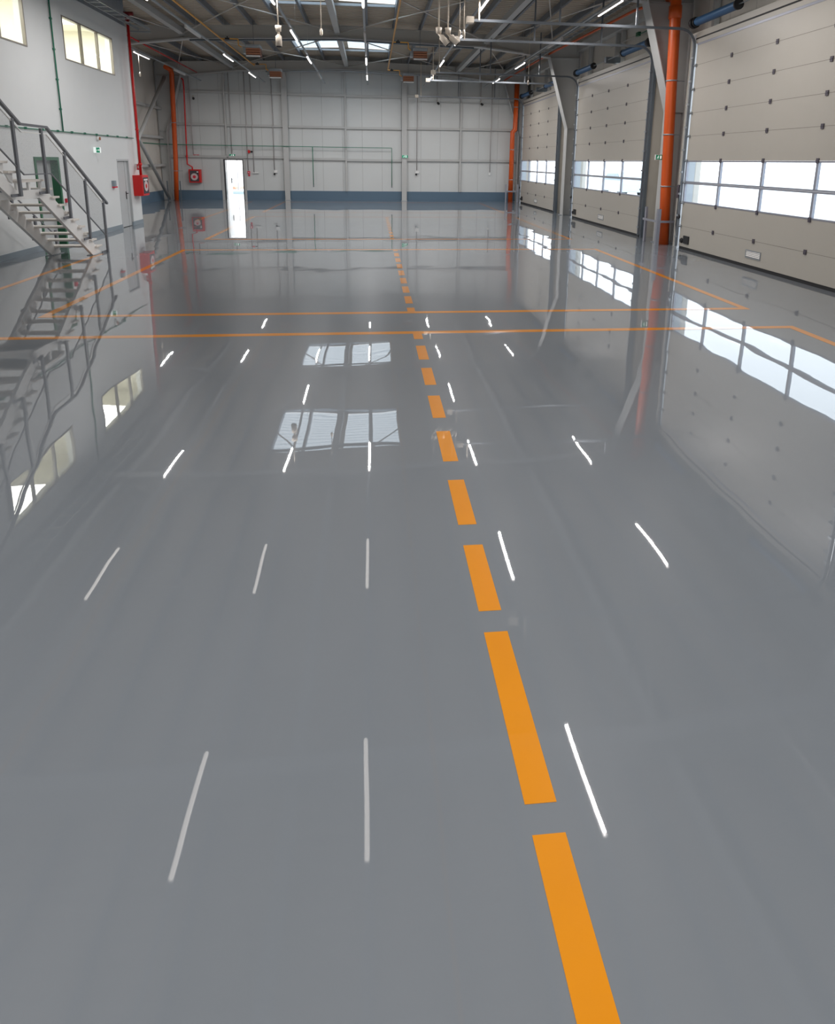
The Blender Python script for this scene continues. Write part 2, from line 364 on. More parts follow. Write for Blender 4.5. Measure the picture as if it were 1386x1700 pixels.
sl = ['bluish translucent rooflight on the ridge cut by the top of the picture', 'bluish translucent rooflight on the ridge nearest the far wall']
for k, (a, b) in enumerate(SKY):
    with at(RIDGE, (a+b)/2, 7.4):
        e = bpy.data.objects.new('skylight', None); COL.objects.link(e); e.location = ORG[-1]; tag(e, sl[k], 'skylight', 'rooflights along the ridge', 'thing')
        for x0, x1 in ((SX0, RIDGE-.2), (RIDGE+.2, SX1)):
            ribs(MB(), [x0, x1], a, b, .26, .045, 7.43).build('translucent_sheet', 'sky', e)
        for yy in (a, b): MB().box(SX0, SX1, yy-.03, yy+.03, 7.26, 7.34).build('sheet_rail', 'galv', e)

# ------------------------------------------------------------------ portal frames
def knee(dx, z): return dx, z
def frame(Y, lab):
    half = .1
    with at(RIDGE, Y, 0):
        # rafter
        e = thing('steel_rafter', 'light grey I-section roof rafter ' + lab, 'rafter', 'portal frame rafters', 'thing')
        bot = [(-8.3, 6.22), (-5.5, 6.53), (0, 6.70), (5.5, 6.53), (8.3, 6.22)]; top = [(8.3, 6.90), (0, 7.15), (-8.3, 6.90)]
        if Y < YO: bot[0] = (-6.43, 6.43); top[-1] = (-6.43, 6.957)
        poly = [(RIDGE+a, b) for a, b in bot+top]
        web = MB().prism(poly, 'y', Y-.006, Y+.006)
        for a in (-5.75, 0, 5.75): web.box(RIDGE+a-.006, RIDGE+a+.006, Y-half, Y+half, 6.69-.03*abs(a), 7.13-.03*abs(a))
        web.build('web', 'roofsteel', e)
        fb = MB()
        for (p, q) in zip(bot[:-1], bot[1:]): fb.bar((RIDGE+p[0], Y, p[1]), (RIDGE+q[0], Y, q[1]), 2.8*half, .05)
        fb.build('bottom_flange', 'steel', e)
        ft = MB()
        for (p, q) in zip(top[:-1], top[1:]): ft.bar((RIDGE+p[0], Y, p[1]), (RIDGE+q[0], Y, q[1]), 2*half, .018)
        ft.build('top_flange', 'roofsteel', e)
    for sgn, nm in ((1, 'right'), (-1, 'left')):
        if sgn < 0 and Y < YO: continue
        with at(RIDGE+sgn*9.3, Y, 0):
            e = thing('steel_column', 'light grey tapered steel column on the %s side %s' % (nm, lab), 'column', 'portal frame columns', 'thing')
            X = lambda d: RIDGE+sgn*d
            MB().prism([(X(9.15), 0), (X(9.15), 3.5), (X(8.32), 6.2), (X(8.32), 6.90), (X(9.55), 6.86), (X(9.55), 0)], 'y', Y-.006, Y+.006).build('web', 'steel', e)
            f = MB(); f.bar((X(9.15), Y, 0), (X(9.15), Y, 3.5), .40, .02, (1, 0, 0)); f.bar((X(9.15), Y, 3.5), (X(8.3), Y, 6.24), .40, .02, (1, 0, 0))
            f.build('inner_flange', 'steel', e)
            MB().box(X(9.55), X(9.565), Y-.12, Y+.12, 0, 6.86).build('outer_flange', 'steel', e)
            for z in (3.5, 6.2): MB().box(X(9.16 if z < 4 else 8.4), X(9.54), Y-.1, Y+.1, z-.006, z+.006).build('stiffener', 'steel', e)
            MB().box(X(9.05), X(9.58), Y-.14, Y+.14, 0, .02).build('base_plate', 'galv', e)
fl_lab = ['behind the camera', 'above the near end, seen only mirrored', 'between the nearest two doors', 'between the middle and the far door', 'against the far wall']
for Y, l in zip(FR, fl_lab): frame(Y, l)

# purlins: C sections running the length of the hall, resting on the rafters
pz = 7.16
offs = [1.08+1.03*k for k in range(8)]
def purlin(dx, lab):
    x = RIDGE+dx; z = roofz(x, pz)
    with at(x, 15, z):
        sg = 1 if dx > 0 else -1
        ya_ = YB+.05 if x > XO+.05 else YO+.03
        mb = MB(); mb.box(x-.006, x+.006, ya_, YF-.05, z, z+.2).box(x, x+.075*sg, ya_, YF-.05, z, z+.008).box(x, x+.075*sg, ya_, YF-.05, z+.2, z+.208)
        mb.box(x+.07*sg, x+.075*sg, ya_, YF-.05, z+.008, z+.03)
        o = mb.build('roof_purlin', 'purlin'); tag(o, lab, 'purlin', 'roof purlins', 'thing')
        for Y in [q for q in FR if q > ya_]: MB().box(x-.02, x-.008, Y-.09, Y+.09, z-.02, z+.16).build('cleat', 'darkgalv', o).location = (0, 0, 0)
for k, d in enumerate(offs):
    purlin(d, 'galvanised roof purlin running lengthwise, %s to the right of the ridge' % ORD[k])
    purlin(-d, 'galvanised roof purlin running lengthwise, %s to the left of the ridge' % ORD[k])
# square struts under the roof, one per bay
sl_ = {-5.75: 'left', 0: 'ridge', 5.75: 'right'}
bl = ['behind the camera', 'in the bay over the camera', 'in the bay cut by the top of the picture', 'in the bay next to the far wall']
for dx, nm in sl_.items():
    for k in range(4):
        x = RIDGE+dx; z = roofz(x, 6.93); a, b = FR[k]+.11, FR[k+1]-.11
        with at(x, a, z):
            e = thing('roof_strut', 'thick grey box-section %s strut %s' % (nm, bl[k]), 'strut', 'lengthwise roof struts')
            MB().box(x-.1, x+.1, a+.02, b-.02, z-.1, z+.1).build('tube', 'steel', e)
            MB().box(x-.12, x+.12, a, a+.02, z-.14, z+.14).box(x-.12, x+.12, b-.02, b, z-.14, z+.14).build('end_plate', 'steel', e)
# diagonal tie rods
dn = [(-8.4, -5.75, 'left outer'), (-5.75, 0, 'left inner'), (0, 5.75, 'right inner'), (5.75, 8.4, 'right outer')]
for k in (1, 2, 3):
    for (a, b, nm) in dn:
        for fl_ in (0, 1):
            p, q = (a, b) if not fl_ else (b, a)
            zz = 6.86 - (.02 if fl_ else -.03)
            A = (RIDGE+p, FR[k]+.12, roofz(RIDGE+p, zz)); B = (RIDGE+q, FR[k+1]-.12, roofz(RIDGE+q, zz))
            if A[0] < XO+.05 or B[0] < XO+.05:
                if k == 1: continue
                if k == 2:
                    t = (YO+.05-A[1])/(B[1]-A[1]); A = tuple(A[i]+(B[i]-A[i])*t for i in range(3))
            with at(*A):
                o = MB().tube([A, B], .022, 6).build('tie_rod', 'wire')
                tag(o, 'thin roof tie rod, %s field, leaning %s, %s' % (nm, 'left' if fl_ else 'right', ['', 'over the camera', 'bay cut by picture top', 'bay next to far wall'][k]), 'tie rod', 'roof bracing rods', 'thing')

# ------------------------------------------------------------------ sectional doors on the right
ZJ = [.585, 1.18, 1.69, 2.235, 2.833, 3.395, 3.96, 4.522]; ZT = 5.03
def sectional_door(y0, lab):
    y1 = y0+DW; x = DX; cols = [y1-1.625*k for k in range(5)]; cols[4] = y0
    with at(x, y0, 0):
        e = thing('sectional_garage_door', lab, 'garage door', 'sectional doors along the right wall')
        zs = [.06, .585, 1.18]
        def panel(a, b):
            MB().box(x, x+.045, y0+.01, y1-.01, a, b).build('door_section', 'door', e, bevel=.004)
        panel(.07, .585); panel(.585, 1.18)
        for a, b in zip([2.235, 2.833, 3.395, 3.96, 4.522], [2.833, 3.395, 3.96, 4.522, 4.985]): panel(a, b)
        for z in (.585, 2.833, 3.395, 3.96, 4.522): MB().box(x-.0012, x+.002, y0+.012, y1-.012, z-.004, z+.004).build('section_joint', 'seam', e)
        MB().box(x+.01, x+.04, y0+.02, y1-.02, .0, .075).build('bottom_seal', 'black', e)
        MB().box(x-.004, x+.05, y0, y1, 4.985, 5.035).build('top_rail', 'alu', e)
        # glazed rows
        for (a, b) in ((1.18, 1.69), (1.69, 2.235)):
            fr = MB(); t = .035
            fr.box(x-.004, x+.05, y0, y1, a+.002, a+t).box(x-.004, x+.05, y0, y1, b-t, b-.002)
            for k in range(5):
                c = cols[k]; h = .03
                lo, hi = (c-2*h, c) if k == 0 else ((c, c+2*h) if k == 4 else (c-h, c+h))
                fr.box(x-.004, x+.05, lo, hi, a+t, b-t)
            f = fr.build('window_row_frame', 'alu', e)
            for k in range(4):
                p, q = cols[k+1]+(.06 if k == 3 else .03), cols[k]-(.06 if k == 0 else .03)
                MB().box(x+.02, x+.03, p, q, a+t, b-t).build('pane', 'doorglass', f)
        # hinges at every joint
        for z in ZJ:
            for c in cols[1:4]:
                if 1.5 < z < 1.9: continue
                MB().box(x-.018, x-.001, c-.035, c+.035, z-.045, z-.008).box(x-.018, x-.001, c-.035, c+.035, z+.008, z+.045).tube([(x-.014, c-.04, z), (x-.014, c+.04, z)], .009, 6).build('hinge', 'hinge', e)
            for c in (y0+.03, y1-.03):
                MB().box(x-.03, x-.002, c-.05, c+.05, z-.03, z+.03).tube([(x-.03, c-.06, z), (x-.03, c+.06, z)], .018, 6).build('roller_bracket', 'galv', e)
        # louvre, lock, handle
        v = y1-3.0-.55
        lo = MB().box(x-.012, x, v, v+.54, .215, .235).box(x-.012, x, v, v+.54, .365, .385).box(x-.012, x, v, v+.02, .235, .365).box(x-.012, x, v+.52, v+.54, .235, .365).build('vent_grille', 'galv', e)
        sb = MB()
        for k in range(4):
            z = .248+k*.032; sb.quadbox([(x-.010, v+.02, z), (x-.002, v+.02, z+.014), (x-.002, v+.52, z+.014), (x-.010, v+.52, z), (x-.010, v+.02, z+.004), (x-.002, v+.02, z+.018), (x-.002, v+.52, z+.018), (x-.010, v+.52, z+.004)])
        sb.build('slats', 'signwhite' if False else 'plastic', lo)
        MB().box(x-.03, x, y1-.53, y1-.26, .16, .36).box(x-.034, x-.03, y1-.50, y1-.29, .2, .22).build('recessed_handle', 'black', e, bevel=.01)
        MB().tube([(x-.04, y1-.15, .22), (x, y1-.15, .22)], [.05, .07], 10).build('lock_knob', 'black', e)
        # vertical tracks, curve and horizontal tracks
        for c, sg in ((y1+.06, 1), (y0-.06, -1)):
            pts = [(x-.04, c, .05), (x-.04, c, 4.95)]
            for k in range(1, 7):
                a = k*pi/12; pts.append((x-.04-.42*(1-cos(a)), c, 4.95+.42*sin(a)))
            pts.append((2.4, c, 5.40))
            t = MB()
            for p, q in zip(pts[:-1], pts[1:]): t.bar(p, q, .06, .035, (0, 1, 0) if True else None)
            t.build('track', 'track', e)
            MB().box(x-.01, x+(.3 if sg > 0 else .07), c+.03*sg, c+.12*sg, 0, 5.25).build('jamb_post', 'galv' if sg > 0 else 'darkgalv', e)
            MB().box(x+.06, XR, (y0-.13 if sg < 0 else y1+.42), (y0-.10 if sg < 0 else y1+.45), 0, 5.25).build('jamb_return', 'door', e)
            b = MB()
            for z in [.3+.55*k for k in range(9)]: b.box(x-.09, x-.06, c-.045, c+.045, z-.025, z+.025)
            b.build('track_brackets', 'galv', e)
            # hangers from the roof
            for hx in (2.55, 4.5, 6.4):
                MB().box(hx-.02, hx+.02, c-.02, c-.014, 5.40, roofz(hx, 7.15)).box(hx-.02, hx-.014, c-.02, c+.02, 5.40, roofz(hx, 7.15)).build('track_hanger', 'track' if hx > 3 else 'cream', e)  # innermost hanger is cream: its lit look is put into the colour
            MB().box(2.25, 2.42, c-.09, c+.09, 5.33, 5.47).build('end_buffer', 'cream', e)
        # header above the door
        MB().box(x+.005, x+.06, y0-.1, y1+.1, 5.04, 5.135).build('header_band', 'door', e)
        MB().box(x-.006, x+.02, y0-.1, y1+.1, 5.135, 5.165).build('top_seal', 'black', e)
        MB().box(x+.0, x+.3, y0-.3, y1+.3, 5.165, 5.30).build('header_beam', 'door', e)
        # spring shaft
        sx, sz = x-.12, 5.50
        MB().tube([(sx, y0-.2, sz), (sx, y1+.2, sz)], .014).build('spring_shaft', 'galv', e)
        for a, b in ((y1-1.85, y1-.12), (y0+.12, y0+1.9)):
            s = MB(); n = 60
            s.tube([(sx, a+(b-a)*k/n, sz) for k in range(n+1)], [.098 if k % 2 else .09 for k in range(n+1)], 12)
            sp = s.build('torsion_spring', 'bluespring', e)
            MB().tube([(sx, a-.06, sz), (sx, a, sz)], .11, 12).build('spring_cone', 'black', sp); MB().tube([(sx, b, sz), (sx, b+.06, sz)], .11, 12).build('spring_cone', 'black', sp)
        for c in (y0-.02, y1+.02): MB().tube([(sx, c-.05, sz), (sx, c+.05, sz)], .13, 14).build('cable_drum', 'black', e)
        c = (y0+y1)/2+.05; MB().box(sx-.07, sx+.42, c-.09, c+.09, sz-.09, sz+.09).build('centre_bearing', 'darkgalv', e)
sectional_door(DOORS[0], 'large cream sectional door nearest the camera, cut by the right edge of the picture')
sectional_door(DOORS[1], 'middle cream sectional door, just beyond the orange pipe')
sectional_door(DOORS[2], 'farthest and smallest cream sectional door beside the far right corner')

# posts and eaves beam above the doors
for k, y0 in enumerate(DOORS):
    for j, (dy, ww) in enumerate(((6.55, .12), (3.85, .1), (3.35, .1), (.0, .12))):
        with at(XR-.15, y0+dy, 5.3):
            o = MB().box(XR-.16, XR-.02, y0+dy-ww/2, y0+dy+ww/2, 5.30, 6.45).build('wall_post', 'steel')
            tag(o, 'short grey wall post above the %s garage door, %s from the far end' % (['nearest', 'middle', 'farthest'][k], ORD[j]), 'post', 'posts above the doors', 'thing')
with at(XR-.2, 15, 6.5):
    o = MB().box(XR-.28, XR-.02, YB+.1, YF-.1, 6.45, 6.75).build('eaves_beam', 'steel'); tag(o, 'long pale grey beam under the eaves above the garage doors', 'beam', None, 'thing')

# ------------------------------------------------------------------ far wall steelwork
for x, l in ((-4.49, 'left of the middle of the far wall'), (1.75, 'right of the far wall middle, with a green sign')):
    with at(x, YF-.2, 0):
        e = thing('wind_column', 'full height pale grey steel column ' + l, 'column', 'far wall columns')
        MB().box(x-.135, x+.135, YF-.22, YF-.205, 0, 6.85).build('front_flange', 'steel', e)
        MB().box(x-.006, x+.006, YF-.205, YF-.045, 0, 6.85).build('web', 'steel', e)
        MB().box(x-.16, x+.16, YF-.25, YF-.045, 0, .02).build('base_plate', 'galv', e)
girts = [((-10.5, -7.60), (5.43, 3.83, 2.20), 'left'), ((-7.50, -4.63), (5.43, 3.80, 2.19), 'left of the left column'), ((-4.35, -1.41), (5.41, 3.78, 2.13), 'centre left'), ((-1.31, 1.61), (5.38, 3.76, 2.10), 'centre right'), ((1.89, 4.75), (5.45, 3.79, 2.14), 'right of the right column'), ((4.86, 8.3), (5.45, 3.79, 2.14), 'right corner')]
for (a, b), zs, l in girts:
    for z, hn in zip(zs, ('top', 'middle', 'bottom')):
        with at((a+b)/2, YF-.1, z):
            mb = MB().box(a, b, YF-.115, YF-.045, z-.008, z).box(a, b, YF-.115, YF-.107, z, z+.10).box(a, b, YF-.115, YF-.045, z+.10, z+.108)
            o = mb.build('wall_rail', 'steel'); tag(o, 'horizontal grey wall rail on the far wall, %s field, %s row' % (l, hn), 'wall rail', 'far wall rails', 'thing')
for x, z0, l in ((-7.55, 2.24, 'above the open door'), (-1.36, .5, 'in the middle of the far wall'), (4.80, .5, 'right of the right column')):
    with at(x, YF-.1, z0):
        o = MB().box(x-.045, x+.045, YF-.13, YF-.045, z0, 6.85).build('wall_mullion', 'steel'); tag(o, 'slim vertical grey post %s' % l, 'post', 'far wall slim posts', 'thing')

# ------------------------------------------------------------------ left side of the hall beyond the office block: cross bracing, rails
xb = -10.3
for k, (A, B, l) in enumerate((((xb, 26.3, .3), (xb, 34.5, 6.1), 'rising away from the camera'), ((xb-.18, 26.3, 6.3), (xb-.18, 34.4, .12), 'falling to the foot of the corner column'))):
    with at(*A):
        o = MB().tube([A, B], .085, 12).build('wall_brace', 'steel'); tag(o, 'thick round wall brace in the left corner, ' + l, 'brace', 'left wall cross bracing', 'thing')
for z, n in ((1.78, 'lowest'), (3.16, 'middle'), (4.6, 'highest')):
    with at(-10.5, 30, z):
        o = MB().box(-10.75, -10.62, YO+.1, YF-.4, z-.06, z+.06).build('wall_rail', 'steel'); tag(o, 'horizontal grey rail on the wall of the left corner, %s' % n, 'wall rail', 'left corner rails', 'thing')

# ------------------------------------------------------------------ lamps
LROWS = [(-5.33, 'leftmost'), (-2.33, 'second from left'), (-.17, 'centre'), (2.74, 'second from right'), (5.85, 'rightmost')]
LY = [-3., 2., 6.65, 11.55, 16.2, 21.0, 25.9, 30.8]; LZ = 5.85
OFF = {(0, 5), (2, 5), (4, 5), (1, 7), (4, 2), (0, 2)}; DIM = {(0, 3), (1, 3), (2, 3), (1, 2), (2, 2)}
yn = ['far behind the camera', 'behind the camera', 'mirrored lowest in the floor', 'mirrored in the near floor', 'at the top of the picture', 'second from the top of the picture', 'third from the top', 'nearest the far wall']
def lamp(x, y, lab, lit, group='tube lamps under the roof'):
    with at(x, y, LZ):
        e = thing('tube_light', lab, 'tube light', group)
        MB().prism([(x-.025, LZ+.075), (x+.025, LZ+.075), (x+.034, LZ+.02), (x+.036, LZ-.01), (x+.032, LZ-.01), (x+.028, LZ+.026), (x-.028, LZ+.026), (x-.032, LZ-.01), (x-.036, LZ-.01), (x-.034, LZ+.02)], 'y', y-.8, y+.8).build('housing', 'lamphouse', e)
        MB().tube([(x, y-.78, LZ), (x, y+.78, LZ)], .022, 8).build('tube', {1: 'tube', 0: 'offtube', 2: 'dimtube'}[int(lit)], e)
        if int(lit) == 1: area('tube_glow', x, y, LZ-.026, .04, 1.54, LAMP_W, (1., .955, .93), e)
        return e
LAMP_W = 78.
for r, (x, rn) in enumerate(LROWS):
    with at(x, 15, LZ+.1):
        e = thing('lamp_trunking', 'long thin grey trunking carrying the %s row of tube lamps' % rn, 'trunking', 'lamp trunkings')
        MB().box(x-.03, x+.03, YB+.5, 34.2, LZ+.075, LZ+.115).build('rail', 'galv', e)
        for yy in range(-3, 35, 4): MB().tube([(x, yy+.4, LZ+.115), (x, yy+.4, roofz(x, 7.4))], .004, 4).build('suspension_wire', 'wire', e)
    for k, y in enumerate(LY):
        lit = 0 if (r, k) in OFF else (2 if (r, k) in DIM else 1)
        lamp(x, y, '%s tube lamp in the %s row, %s' % (['unlit', 'lit', 'dimly lit'][lit], rn, yn[k]), lit)
with at(-8.46, 28, LZ+.1):
    e = thing('lamp_trunking', 'short grey trunking in the left corner beyond the office block', 'trunking', 'lamp trunkings')
    MB().box(-8.49, -8.43, 22.8, 34.2, LZ+.075, LZ+.115).build('rail', 'galv', e)
    for yy in (24, 28, 32): MB().tube([(-8.46, yy, LZ+.115), (-8.46, yy, 7.2)], .004, 4).build('suspension_wire', 'wire', e)
lamp(-8.46, 25.85, 'lit tube lamp in the left corner beside the red riser', True, 'tube lamps in the left corner')
lamp(-8.46, 30.6, 'unlit tube lamp deep in the left corner', False, 'tube lamps in the left corner')

# cable trays
def tray(x0, x1, y0, y1, z, lab):
    with at((x0+x1)/2, y0, z):
        e = thing('cable_tray', lab, 'cable tray')
        MB().box(x0, x0+.02, y0, y1, z, z+.08).box(x1-.02, x1, y0, y1, z, z+.08).build('side_rail', 'galv', e)
        y = y0+.1; first = None
        while y < y1:
            if first is None: first = MB().box(x0+.02, x1-.02, y, y+.04, z, z+.015).build('rung', 'galv', e); yf = y
            else: c = first.copy(); COL.objects.link(c); c.parent = e; c.location = (0, y-yf, 0)
            y += .5
tray(-7.36, -7.0, 8., 22.35, 6.1, 'ladder cable tray along the top of the white office wall')
tray(6.25, 6.55, 2., 34.3, 6.12, 'long cable tray beside the rightmost lamp row')
with at(-7.4, 22.2, 6.1):
    e = thing('tray_bracket', 'grey bracket arm carrying the end of the cable tray', 'bracket')
    MB().box(-8.3, -7.0, 22.36, 22.4, 6.05, 6.1).build('arm', 'galv', e); MB().bar((XO+.01, 18, 6.06), (-7.0, 18, 6.06), .04, .04).build('arm', 'galv', e)

# ------------------------------------------------------------------ gas pipes and radiant heaters
def heater(x, y, z, lab):
    with at(x, y, z):
        e = thing('radiant_heater', lab, 'heater', 'gas radiant heaters')
        MB().box(x-.26, x+.26, y-.25, y+.25, z+.08, z+.2).build('hood', 'galv', e, bevel=.02)
        r = MB()
        for k in range(3): r.box(x-.25, x+.25, y-.24, y-.2, z-.02-.08*k+.04, z+.03-.08*k+.04)
        MB().box(x-.25, x+.25, y-.19, y+.2, z-.17, z+.08).build('burner_body', 'copper', e)
        r.build('ceramic_plaque', mat('warm plaque', (.42, .17, .09), .6), e)
        MB().box(x-.25, x+.25, y-.22, y-.19, z-.22, z-.17).build('lower_reflector', 'plastic', e)
        MB().box(x-.36, x-.26, y-.15, y+.15, z-.1, z+.12).build('valve_box', 'galv', e)
        MB().tube([(x, y, z+.2), (x, y, roofz(x, 7.15))], .008, 5).build('suspension_rod', 'darkgalv', e)
heater(-4.25, 25.1, 6.0, 'small brown radiant heater hanging left of centre, nearer one'); heater(-4.3, 30.9, 5.95, 'small brown radiant heater left of centre by the far wall')
heater(1.82, 24.8, 6.0, 'small brown radiant heater hanging right of centre, nearer one'); heater(1.78, 31.8, 6.0, 'small brown radiant heater right of centre by the far wall')
for x, nm, ys in ((-5.30, 'left', (24.6, 30.7)), (.80, 'right', (24.3, 31.6))):
    with at(x, 15, 6.3):
        e = thing('gas_pipe', 'long yellow gas pipe running lengthwise under the roof, %s one' % nm, 'gas pipe', 'yellow gas pipes')
        MB().tube([(x, 1, 6.32), (x, 31.2, 6.32)], .028, 8).build('main_run', 'yellow', e)
        for yy in ys:
            hx = {'left': -4.6, 'right': 1.46}[nm]
            MB().tube([(x, yy, 6.32), (hx-.12, yy, 6.32), (hx-.1, yy, 6.3), (hx-.1, yy, 6.12), (hx, yy, 6.05)], .02, 8).build('branch', 'yellow', e)
            MB().box(hx-.55, hx-.4, yy-.04, yy+.04, 6.29, 6.35).tube([(hx-.475, yy, 6.32), (hx-.475, yy, 6.4)], .02, 6).build('valve', 'black', e)

# ------------------------------------------------------------------ drops hanging from the roof
def spotlight(x, y, z, ang, lab):
    with at(x, y, z):
        e = thing('hanging_spotlight', lab, 'spotlight', 'cream spotlights on drop poles')
        MB().tube([(x, y, z+.12), (x, y, roofz(x, 7.4))], .018, 8).build('drop_pole', 'cream', e)
        MB().tube([(x, y, z+.0), (x, y, z+.13)], [.06, .075], 12).build('junction_box', 'cream', e)
        dx, dz = sin(ang), -cos(ang)
        h = MB().tube([(x, y, z), (x+dx*.07, y, z+dz*.07), (x+dx*.1, y, z+dz*.1), (x+dx*.32, y, z+dz*.32)], [.03, .035, .07, .075], 12).build('lamp_head', 'cream', e)
        MB().tube([(x+dx*.32, y, z+dz*.32), (x+dx*.34, y, z+dz*.34)], .06, 12).build('lens', 'black', h)
spotlight(-2.13, 16, 5.05, .0, 'cream spotlight on a drop pole left of centre, pointing straight down')
spotlight(1.62, 16, 5.12, .75, 'left of the two tilted cream spotlights right of centre')
spotlight(1.84, 16, 5.12, .85, 'right of the two tilted cream spotlights right of centre')
def pull(x, y, z, lab, zt=7.4):
    with at(x, y, z):
        e = thing('pendant_socket', lab, 'pendant socket', 'cream pendant sockets')
        MB().tube([(x, y, z+.08), (x, y, roofz(x, zt))], .01, 6).build('drop_pole', 'cream', e)
        MB().tube([(x, y, z-.06), (x, y, z-.03), (x, y, z+.06), (x, y, z+.1)], [.02, .035, .035, .015], 10).build('socket_body', 'cream', e)
pull(-1.145, 16, 5.05, 'small cream pendant socket left of the ridge'); pull(2.12, 16, 5.12, 'left of two small pendant sockets by the track end'); pull(2.22, 16, 5.12, 'right of two small pendant sockets by the track end')
pull(-8.4, 25.3, 5.1, 'small cream pendant socket below the left corner lamp', 6.3); pull(6.0, 25.0, 5.1, 'small pendant socket hanging before the rightmost lamp row')

# ------------------------------------------------------------------ rainwater pipes
def vpipe(pts, r, name, lab, m='pipe', clamps=(), cat='pipe', grp='orange rainwater pipes'):
    with at(*pts[0]):
        e = thing(name, lab, cat, grp)
        MB().tube(pts, r, 16).build('pipe_run', m, e)
        for z in clamps:
            p = None
            for a, b in zip(pts[:-1], pts[1:]):
                if a[2] <= z <= b[2] or b[2] <= z <= a[2]:
                    t = (z-a[2])/(b[2]-a[2]+1e-9); p = [a[i]+(b[i]-a[i])*t for i in range(3)]; break
            if p: MB().tube([(p[0], p[1], z-.015), (p[0], p[1], z+.015)], r+.012, 16).box(p[0], p[0]+.35, p[1]-.01, p[1]+.01, z-.01, z+.01).build('clamp', 'galv', e)
        return e
e = vpipe([(7.93, 16.55, 0), (7.86, 16.55, 1.5), (7.70, 16.55, 5.9), (7.69, 16.55, 6.15), (7.69, 16.75, 6.33), (7.69, 17.3, 6.35)], .135, 'rainwater_pipe', 'thick orange rainwater pipe in front of the nearest right column', clamps=(1.56, 2.9, 4.25))
with at(7.93, 16.55, 0): MB().tube([(7.70, 16.55, 5.75), (7.69, 16.55, 6.05)], .16, 16).build('socket_collar', 'pipe', e)
vpipe([(7.55, 34.55, 0), (7.55, 34.55, 3.7), (7.68, 34.55, 3.85), (7.70, 34.55, 6.2)], .13, 'rainwater_pipe', 'orange rainwater pipe in the far right corner', clamps=(1.2, 2.8, 5.0))
vpipe([(-10.15, 34.5, 0), (-10.05, 34.5, 2.0), (-9.93, 34.5, 6.3), (-9.93, 34.3, 6.45), (-9.93, 33.6, 6.47)], .115, 'rainwater_pipe', 'orange rainwater pipe in the far left corner', clamps=(1.5, 3.9))
with at(7.2, 25, 6.35):
    o = MB().tube([(7.69, 17.3, 6.35), (7.4, 18.5, 6.35), (7.05, 26, 6.35), (7.0, 34.4, 6.35)], .04, 10).build('drain_pipe', 'pipe'); tag(o, 'long thin orange drain pipe under the roof beside the right columns', 'pipe', None, 'thing')
with at(-8.6, 25, 6.35):
    o = MB().tube([(-8.5, YO+.1, 6.35), (-8.68, 34.4, 6.35)], .03, 8).build('sprinkler_pipe', 'red'); tag(o, 'long thin red pipe under the roof in the left corner', 'pipe', None, 'thing')
# guard frame round the near pipe
with at(7.6, 16.6, 0):
    e = thing('pipe_guard', 'grey steel angle guard round the foot of the near orange pipe', 'guard')
    for (x, y) in ((7.60, 16.33), (7.66, 17.30)):
        MB().box(x, x+.09, y-.004, y+.004, 0, .97).box(x, x+.008, y-.09*(1 if y > 17 else -1)*0, y+.09*(1 if y < 17 else -1), 0, .97).build('angle_post', 'alu', e)
    MB().box(7.61, 7.62, 16.33, 17.30, .60, .66).box(7.61, 8.41, 16.33, 16.34, .60, .66).build('cross_bar', 'alu', e)
with at(7.5, 34.2, 0):
    e = thing('pipe_guard', 'grey steel angle guard round the orange pipe in the far right corner', 'guard')
    MB().box(7.2, 7.28, 34.28, 34.29, 0, .97).box(7.85, 7.93, 34.28, 34.29, 0, .97).build('angle_post', 'alu', e); MB().box(7.2, 8.3, 34.27, 34.28, .55, .62).build('cross_bar', 'alu', e)
with at(-9.9, 34.2, 0):
    e = thing('pipe_guard', 'dark steel angle guard beside the orange pipe in the far left corner', 'guard')
    MB().box(-9.86, -9.8, 34.2, 34.21, 0, 1.0).box(-10.5, -10.44, 34.2, 34.21, 0, 1.0).build('angle_post', 'darkgalv', e)

# ------------------------------------------------------------------ fire hose cabinets and red risers
def text(s, size, loc, rot, m, parent, name='lettering', ext=.001):
    c = bpy.data.curves.new(name, 'FONT'); c.body = s; c.size = size; c.extrude = ext; c.align_x = 'CENTER'; c.align_y = 'CENTER'
    o = bpy.data.objects.new(name, c); COL.objects.link(o); o.parent = parent
    org = ORG[-1]; o.location = (loc[0]-org[0], loc[1]-org[1], loc[2]-org[2]); o.rotation_euler = rot; c.materials.append(M[m]); return o
with at(XO, 21.95, .93):
    e = thing('fire_hose_cabinet', 'red fire hose cabinet on the corner of the white office wall', 'fire hose cabinet', 'fire hose cabinets')
    MB().box(XO, XO+.28, 21.63, 22.22, .93, 1.59).build('box', 'red', e, bevel=.008)
    MB().box(XO+.28, XO+.295, 21.64, 22.21, .94, 1.58).build('door_frame', 'red', e)
    w_ = MB().box(XO+.295, XO+.302, 21.70, 22.16, 1.0, 1.52).build('window', 'hose', e)
    MB().tube([(XO+.303, 21.93, 1.24), (XO+.309, 21.93, 1.24)], .17, 20).build('hose_reel', 'hosereel', w_)
    MB().tube([(XO+.31, 21.93, 1.24), (XO+.316, 21.93, 1.24)], .07, 16).build('reel_hub', 'red', w_)
    MB().box(XO+.303, XO+.309, 21.76, 22.1, 1.42, 1.47).build('sticker', 'plastic', w_)
